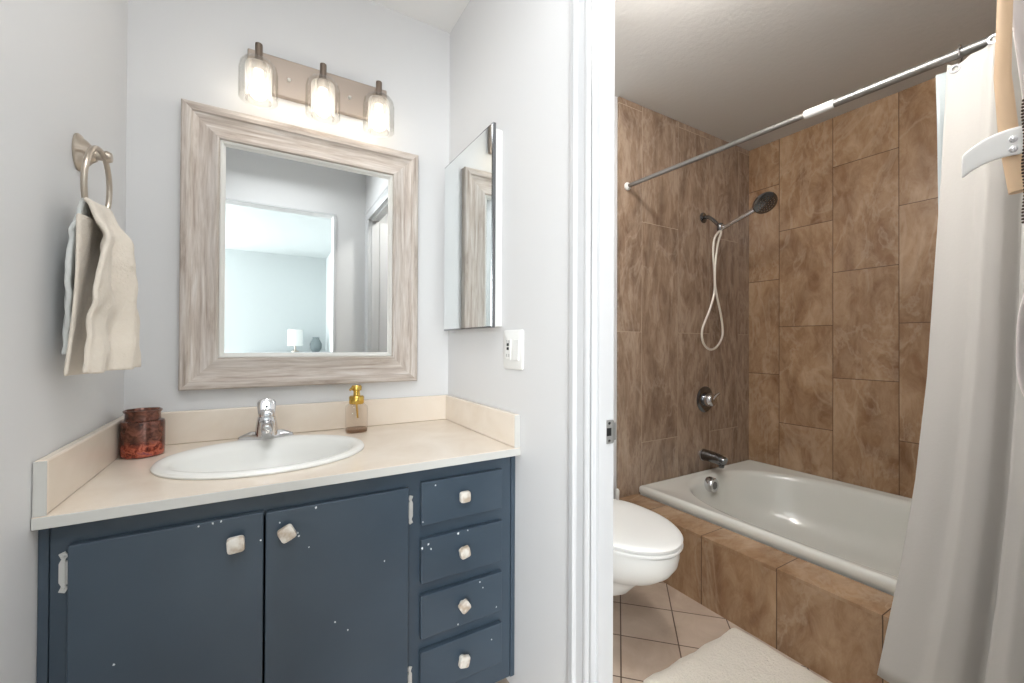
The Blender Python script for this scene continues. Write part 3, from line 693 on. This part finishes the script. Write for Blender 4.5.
# lever: rounded paddle rising from the cap
cap = obj('handle', rings(bmesh.new(), [stad(0.023, 0.021, FZ+0.069), stad(0.024, 0.022, FZ+0.078), stad(0.020, 0.018, FZ+0.089), stad(0.010, 0.009, FZ+0.094)]), m_chrome, fa, smooth=True)
bm = bmesh.new(); rs = []
for s_, hw in ((0, 0.023), (0.25, 0.025), (0.5, 0.0268), (0.75, 0.0265), (0.90, 0.021), (0.97, 0.013), (1.0, 0.004)):
    c = Vector((FX, FY-0.008+0.018*s_-0.03*s_*s_*0, FZ+0.076+0.050*s_)); th = 0.0055
    rs.append([(c.x+hw*cos(2*PI*k/20), c.y+th*sin(2*PI*k/20), c.z) for k in range(20)])
obj('lever', rings(bm, rs), m_chrome, cap, smooth=True)
obj('indicator', lathe([(0.0045, -0.001), (0.004, -0.003)], 16, FX, FY-0.0065, FZ+0.102, 'y'), m_dchrome, cap)

# soap dispenser
SXX, SYY = 0.297, 1.605
sd = thing('soap_dispenser', 'clear glass soap dispenser with gold pump at the right of the sink', 'soap dispenser', (SXX, SYY, HC))
rs = [ellipse(SXX, SYY, a, a, HC+z, 40, 3.2) for a, z in ((0.034, 0.001), (0.0375, 0.004), (0.0375, 0.085), (0.036, 0.093), (0.028, 0.101), (0.016, 0.104))]
bt = obj('bottle', rings(bmesh.new(), rs), m_soap, sd, smooth=True)
obj('bottle_base', rings(bmesh.new(), [ellipse(SXX, SYY, a, a, HC+z, 40, 3.2) for a, z in ((0.033, 0.0015), (0.035, 0.005), (0.035, 0.013))]), thin_glass('thick_glass_base', (222, 208, 196)), bt, smooth=True)
obj('collar', lathe([(0.024, 0.102), (0.026, 0.105), (0.026, 0.127), (0.023, 0.131), (0.012, 0.132)], 28, SXX, SYY, HC), m_gold, sd, smooth=True)
pm = obj('pump', lathe([(0.012, 0.132), (0.011, 0.148), (0.017, 0.151), (0.018, 0.164), (0.015, 0.169)], 22, SXX, SYY, HC), m_gold, sd, smooth=True)
obj('nozzle', tube([(SXX, SYY, HC+0.160), (SXX-0.020, SYY-0.018, HC+0.160), (SXX-0.027, SYY-0.025, HC+0.155)], [0.006, 0.005, 0.004], 12), m_gold, pm, smooth=True)
obj('dip_tube', tube([(SXX, SYY, HC+0.102), (SXX+0.004, SYY, HC+0.05)], 0.0035, 10), m_gold, sd, smooth=True)

# copper jar
JX, JY = -0.2905, 1.566
jr = obj('copper_jar', lathe([(0.0, 0.0005), (0.043, 0.0005), (0.0485, 0.005), (0.0495, 0.012), (0.0495, 0.094), (0.0475, 0.100), (0.0405, 0.103), (0.0395, 0.107), (0.0395, 0.122), (0.043, 0.126), (0.0435, 0.130), (0.041, 0.131), (0.038, 0.128), (0.037, 0.120), (0.037, 0.104), (0.045, 0.095), (0.046, 0.012), (0.0, 0.008)], 48, 0, 0, 0, close=False), m_jar, None, smooth=True)
jr.location = (JX, JY, HC); tag(jr, 'mottled copper red glass jar on the counter in the left corner', 'jar')

# ------------------------------------------------------------------ framed mirror
mr = thing('framed_mirror', 'large mirror in a whitewashed wood frame above the sink', 'mirror', (0.16, YB, 1.40))
MX0, MX1, MZ0, MZ1 = -0.226, 0.545, 0.940, 1.864; YW = YB-0.002
FP = [(0, 0.0), (0, 0.028), (0.004, 0.033), (0.016, 0.035), (0.027, 0.033), (0.031, 0.027), (0.045, 0.0215), (0.062, 0.0205), (0.080, 0.0235), (0.094, 0.029), (0.099, 0.029), (0.102, 0.024), (0.102, 0.0)]
LP_ = [(0.1025, 0.0), (0.1025, 0.0215), (0.106, 0.0225), (0.111, 0.019), (0.112, 0.013), (0.1175, 0.0095), (0.1175, 0.0)]
def frame_side(name, prof, length, height, loc, ang, material):
    """one mitred side, built along local X with its outer edge at z=0, then turned"""
    rs = []
    for sgn in (-1, 1):
        rs.append([(sgn*(length/2-q), -h, -q) for q, h in prof])
    bm = rings(bmesh.new(), rs)
    o = obj(name, bm, material, mr, world=False)
    o.location = Vector(loc)-Vector(mr.location); o.rotation_euler = (0, ang, 0); return o
cx, cz = (MX0+MX1)/2, (MZ0+MZ1)/2; W_, H_ = MX1-MX0, MZ1-MZ0
for nm, pf, mm in (('frame_rail', FP, m_wood), ('inner_liner', LP_, m_liner)):
    frame_side(nm, pf, W_, 0, (cx, YW, MZ1), 0, mm)
    frame_side(nm, pf, W_, 0, (cx, YW, MZ0), PI, mm)
    frame_side(nm, pf, H_, 0, (MX1, YW, cz), PI/2, mm)
    frame_side(nm, pf, H_, 0, (MX0, YW, cz), -PI/2, mm)
obj('glass', B(MX0+0.11, MX1-0.11, YW-0.009, YW-0.004, MZ0+0.11, MZ1-0.11), m_mirror, mr)

# ------------------------------------------------------------------ vanity light
vl = thing('vanity_light', 'three lamp vanity light with brushed nickel bar above the mirror', 'wall lamp', (0.18, YB, 2.02))
bm = B(-0.050, 0.418, YB-0.024, YB-0.002, 1.960, 2.094)
obj('backplate', bm, m_bar, vl, bevel=0.004)
for x in (0.075, 0.278): obj('cap_screw', lathe([(0.0065, 0), (0.006, -0.006), (0.003, -0.009)], 16, x, YB-0.024, 2.022, 'y'), m_hinge, vl, smooth=True)
for x in (-0.016, 0.177, 0.368):
    y = 1.598
    lp = obj('lamp_arm', tube(smooth_path([(x, YB-0.02, 2.045), (x, 1.655, 2.052), (x, 1.615, 2.052), (x, y, 2.046)], 4), 0.008, 12), m_bar, vl, smooth=True)
    obj('lamp_socket', lathe([(0.0105, 2.068), (0.011, 2.064), (0.011, 2.016), (0.020, 2.008), (0.020, 1.986), (0.017, 1.98)], 24, x, y, 0), m_stem, lp, smooth=True)
    gl = obj('glass_shade', lathe([(0.012, 2.016), (0.030, 2.0145), (0.043, 2.008), (0.052, 1.996), (0.056, 1.976), (0.056, 1.886), (0.0548, 1.8845), (0.0545, 1.886), (0.0543, 1.976), (0.0505, 1.994), (0.042, 2.0055), (0.030, 2.012), (0.012, 2.0135)], 40, x, y, 0, close=False), m_glass, lp, smooth=True)
    obj('frosted_sleeve', lathe([(0.030, 2.000), (0.036, 1.998), (0.0385, 1.992), (0.0385, 1.882)], 36, x, y, 0, close=False), m_frost, lp, smooth=True)
    obj('bulb', lathe([(0.0, 1.888), (0.013, 1.890), (0.0225, 1.899), (0.0265, 1.913), (0.024, 1.929), (0.017, 1.947), (0.0125, 1.962), (0.0125, 1.985)], 28, x, y, 0, close=False), m_bulb, lp, smooth=True)

# ------------------------------------------------------------------ medicine cabinet
mc = thing('medicine_cabinet', 'slim mirrored medicine cabinet with thin metal edge on the partition wall', 'cabinet', (0.692, 1.42, 1.48))
obj('body', B(XR-0.030, XR-0.0005, 1.228, 1.645, 1.150, 1.812), m_med, mc, bevel=0.002)
dr = obj('door', B(XR-0.042, XR-0.0305, 1.220, 1.648, 1.146, 1.826), m_dchrome, mc, bevel=0.001)
obj('mirror_glass', B(XR-0.0435, XR-0.0421, 1.226, 1.643, 1.151, 1.821), m_mirror, dr)

# ------------------------------------------------------------------ switch plate with outlet and rocker
sw = thing('wall_switch', 'white wall plate with an outlet and a rocker switch on the partition', 'light switch', (XR, 1.15, 1.074))
def yz_ring(cy, cz, a, b, x, e=6, n=40): return [(x, cy+p[0], cz+p[1]) for p in ellipse(0, 0, a, b, 0, n, e)]
obj('plate', rings(bmesh.new(), [yz_ring(1.150, 1.074, 0.060, 0.063, XR-0.0003, 14), yz_ring(1.150, 1.074, 0.060, 0.063, XR-0.004, 14), yz_ring(1.150, 1.074, 0.056, 0.059, XR-0.0065, 14)]), m_plastic, sw, smooth=True)
ot = obj('outlet', B(XR-0.0085, XR-0.0060, 1.157, 1.190, 1.041, 1.107), m_plastic, sw, bevel=0.001)
for z in (1.090, 1.077): obj('button', B(XR-0.0100, XR-0.0084, 1.168, 1.180, z-0.0045, z+0.0045), m_dark, ot)
for z, dy in ((1.055, 0.0), (1.100, 0.0)):
    obj('slot', B(XR-0.0090, XR-0.0084, 1.166, 1.168, z-0.005, z+0.005), m_dark, ot); obj('slot', B(XR-0.0090, XR-0.0084, 1.179, 1.181, z-0.005, z+0.005), m_dark, ot)
bm = bmesh.new(); rings(bm, [[(XR-0.0060, 1.108, 1.041), (XR-0.0060, 1.141, 1.041), (XR-0.0060, 1.141, 1.107), (XR-0.0060, 1.108, 1.107)], [(XR-0.0110, 1.109, 1.042), (XR-0.0110, 1.140, 1.042), (XR-0.0072, 1.140, 1.106), (XR-0.0072, 1.109, 1.106)]])
obj('rocker', bm, m_plastic, sw)

# ------------------------------------------------------------------ towel ring and towel on the left wall
TZ, TY = 1.520, 1.312
tr = thing('towel_ring', 'brushed nickel towel ring on an oval fluted plate on the left wall', 'towel ring', (XL, TY, TZ))
obj('wall_plate', rings(bmesh.new(), [[(XL+d, TY+p[0], TZ+p[1]) for p in ellipse(0, 0, 0.034*k, 0.041*k, 0, 40)] for k, d in ((1, 0.0005), (1.02, 0.004), (0.92, 0.009), (0.80, 0.011), (0.70, 0.017), (0.50, 0.024), (0.36, 0.032))]), m_nickel, tr, smooth=True)
obj('post', tube([(XL+0.012, TY, TZ), (XL+0.03, TY, TZ), (XL+0.040, TY, TZ), (XL+0.050, TY, TZ), (XL+0.058, TY, TZ)], [0.014, 0.010, 0.010, 0.014, 0.010], 20), m_nickel, tr, smooth=True)
RC, RR = Vector((XL+0.043, 1.276, 1.438)), 0.082
obj('ring', tube([RC+Vector((0.004*cos(a), RR*sin(a), RR*cos(a))) for a in [2*PI*k/48 for k in range(48)]], 0.0055, 12, closed=True), m_nickel, tr, smooth=True)

tw = thing('hand_towel', 'cream terry hand towel hanging through the towel ring on the left wall', 'towel', (XL+0.05, 1.25, 1.02))
ringz = 1.353
def drape(u, v):
    """v 0: wall-side bottom, .5: over the ring, 1: room-side bottom; u across (0 near the camera)"""
    d = (v-0.5)*2
    a = abs(d)
    pinch = 0.074+0.034*min(1, a*2.2)**0.7
    if d >= 0:
        z = ringz+0.036*math.sqrt(max(0, 1-min(1, a/0.07)**2))-max(0, a-0.07)*0.352+0.006
        yc = 1.232+0.006*a-0.012*min(1, a*3)
        pinch = 0.060+0.018*min(1, a*4)+0.030*a
        x = -0.313+0.030*min(1, a*6)+lerp_tab(a, [(0, 0), (0.3, 0.004), (1, 0.0)])+u*(0.006+0.028*a)
        x += (0.010*sin(u*9.5+0.6+a*2)+0.006*sin(u*17+1+a*4)+0.008*noise.noise(Vector((u*4, a*5, 3))))*min(1, a*5)
        if u < 0.12: x -= (0.12-u)*0.10*min(1, a*3)
    else:
        z = ringz+0.036*math.sqrt(max(0, 1-min(1, a/0.07)**2))-max(0, a-0.07)*0.315+0.006
        yc = 1.248+0.010*a; pinch = 0.066+0.030*min(1, a*2.5)
        x = -0.313-0.022*min(1, a*6)+0.006*sin(u*11+a*3)*min(1, a*4)
    y = yc+(u-0.5)*2*pinch+0.004*sin(a*9+u*3)
    x = max(x, XL+0.012)
    z -= (1-u)*0.012*(1-a)
    x += 0.004*noise.noise(Vector((u*9, a*11, 1)))*min(1, a*5)
    return (x, y, z+0.006*noise.noise(Vector((u*3, d*2, 8)))*min(1, a*4))
# two separate layers joined over the ring: the front cream one, the wall-side one greyed for shade
sheet('front_layer', lambda u, v: drape(u, 0.5+0.5*v), 36, 44, m_towel, tw, 0.009, 1)
o = sheet('back_layer', lambda u, v: drape(u, 0.5-0.5*v), 30, 36, m_towel_shade, tw, 0.009, 1); o['label'] = 'back half of the cream towel, coloured grey for shade'
def flap(u, v):
    z = 1.35-0.325*v; a = v
    return (-0.318+0.018*u+0.006*sin(u*8+v*3)-0.008*v, 1.125+0.20*u+0.035*v*(0.3-u)*0.6+0.03*(1-v)*(1-u), z)
sheet('inner_fold', flap, 20, 24, m_towel, tw, 0.007, 1)

# ------------------------------------------------------------------ things hanging near the bath door edge (far right of the photo)
dr = bpy.data.objects.new('door_1', None); COL.objects.link(dr); dr['kind'] = 'structure'; dr.location = (XP+0.004, DJ0-0.004, 0); WORLD['door_1'] = Vector(dr.location)
bm = B(XP+0.006, XP+0.672, DJ0-0.042, DJ0-0.007, 0.012, 2.02)
obj('door_panel', bm, m_trim, dr, bevel=0.002)
obj('doorknob', lathe([(0.026, 0), (0.026, 0.006), (0.010, 0.012), (0.010, 0.03), (0.024, 0.04), (0.027, 0.052), (0.020, 0.062)], 24, XP+0.61, DJ0-0.007, 0.92, 'y'), m_nickel, dr, smooth=True)
def pt(px, py, x):
    """a point at depth plane x measured off the photograph"""
    d = F+R2*((px-512)/419.43)-U2*((py-341.5)/419.43); k = x/d.x
    return Vector((x, d.y*k, H+d.z*k))
hp = thing('hanging_wooden_rod', 'pale wooden rod with a riveted white strap hanging at the right edge', 'wooden rod', pt(1012, 130, 1.05))
obj('rod', tube([(1.05, 0.174, 1.80), (1.05, 0.178, 1.62), (1.05, 0.180, 1.54), (1.05, 0.173, 1.43), (1.05, 0.163, 1.342)], [0.009, 0.009, 0.010, 0.0115, 0.0110], 18), m_rope, hp, smooth=True)
# strap: a curved white band leaving the rod
S0, S1, S2 = Vector((1.036, 0.156, 1.420)), Vector((1.03, 0.195, 1.425)), Vector((1.02, 0.221, 1.395))
def band(u, v):
    c = (S0*(1-u)**2+S1*2*u*(1-u)+S2*u*u)
    return (c.x, c.y, c.z+(0.5-v)*(0.046-0.006*u))
bs = sheet('strap', band, 16, 4, m_plastic, hp, 0.004, 1)
for z in (1.424, 1.408): obj('rivet', lathe([(0.0055, 0), (0.005, -0.003), (0.002, -0.005)], 16, 1.0345, 0.166, z, 'x'), m_chrome, bs, smooth=True)
bc = bmesh.new()
for k in range(38): bmesh.ops.create_uvsphere(bc, u_segments=8, v_segments=6, radius=0.0022, matrix=Matrix.Translation((1.03, 0.1545+0.001*sin(k*0.4), 1.48-0.0052*k)))
o = obj('bead_chain', bc, m_chain, None, smooth=True); tag(o, 'thin dark bead chain hanging beside the pale wooden rod', 'bead chain')
def robe(u, v):
    z = 1.95-0.97*v
    e = lerp_tab(v, [(0, .181), (.28, .180), (.45, .172), (.63, .158), (.75, .158), (.83, .172), (.95, .174), (1, .158)])
    return (1.12+0.012*sin(u*20), 0.104+(e-0.104)*(1-u)+0.004*sin(v*9)*(1-u), z)
o = sheet('hanging_towel', lambda u, v: (robe(u, v)[0]+0.3*u, robe(u, v)[1], robe(u, v)[2]), 20, 30, m_robe, None, 0.006, 1)
tag(o, 'pinkish white towel hanging on the bathroom door at the right edge', 'towel')

# ------------------------------------------------------------------ bedroom things seen in the big mirror
ns = thing('dresser', 'pale dresser against the far bedroom wall seen in the mirror', 'dresser', (0.4, -3.6, 0))
obj('body', B(-0.2, 0.86, -3.88, -3.45, 0.08, 0.96), m_trim, ns, bevel=0.004)
for i in range(3):
    d = obj('drawer', B(-0.17, 0.83, -3.452, -3.435, 0.11+0.28*i, 0.37+0.28*i), m_trim, ns, bevel=0.003)
    for x in (0.1, 0.56): obj('knob', lathe([(0.012, 0), (0.015, 0.02)], 14, x, -3.435, 0.24+0.28*i, 'y'), m_nickel, d)
for x in (-0.15, 0.81):
    for y in (-3.84, -3.5): obj('leg', B(x-0.02, x+0.02, y-0.02, y+0.02, 0.0005, 0.08), m_trim, ns)
lm_ = thing('table_lamp', 'small table lamp with white drum shade standing on the bedroom dresser', 'lamp', (0.42, -3.62, 0.96))
obj('lamp_shade', lathe([(0.105, 1.05), (0.10, 1.29)], 32, 0.42, -3.62, 0, close=False), m_plastic, lm_, smooth=True)
obj('base', lathe([(0.05, 0.961), (0.05, 0.972), (0.012, 0.985), (0.012, 1.26)], 24, 0.42, -3.62, 0), m_nickel, lm_, smooth=True)
vs = obj('vase', lathe([(0.05, 0), (0.08, 0.05), (0.085, 0.12), (0.05, 0.19), (0.045, 0.21), (0.052, 0.22)], 28), mat('grey_ceramic', (128, 138, 140), 0.4), None, smooth=True)
vs.location = (0.70, -3.62, 0.9605); tag(vs, 'small grey vase beside the lamp on the bedroom dresser', 'vase')
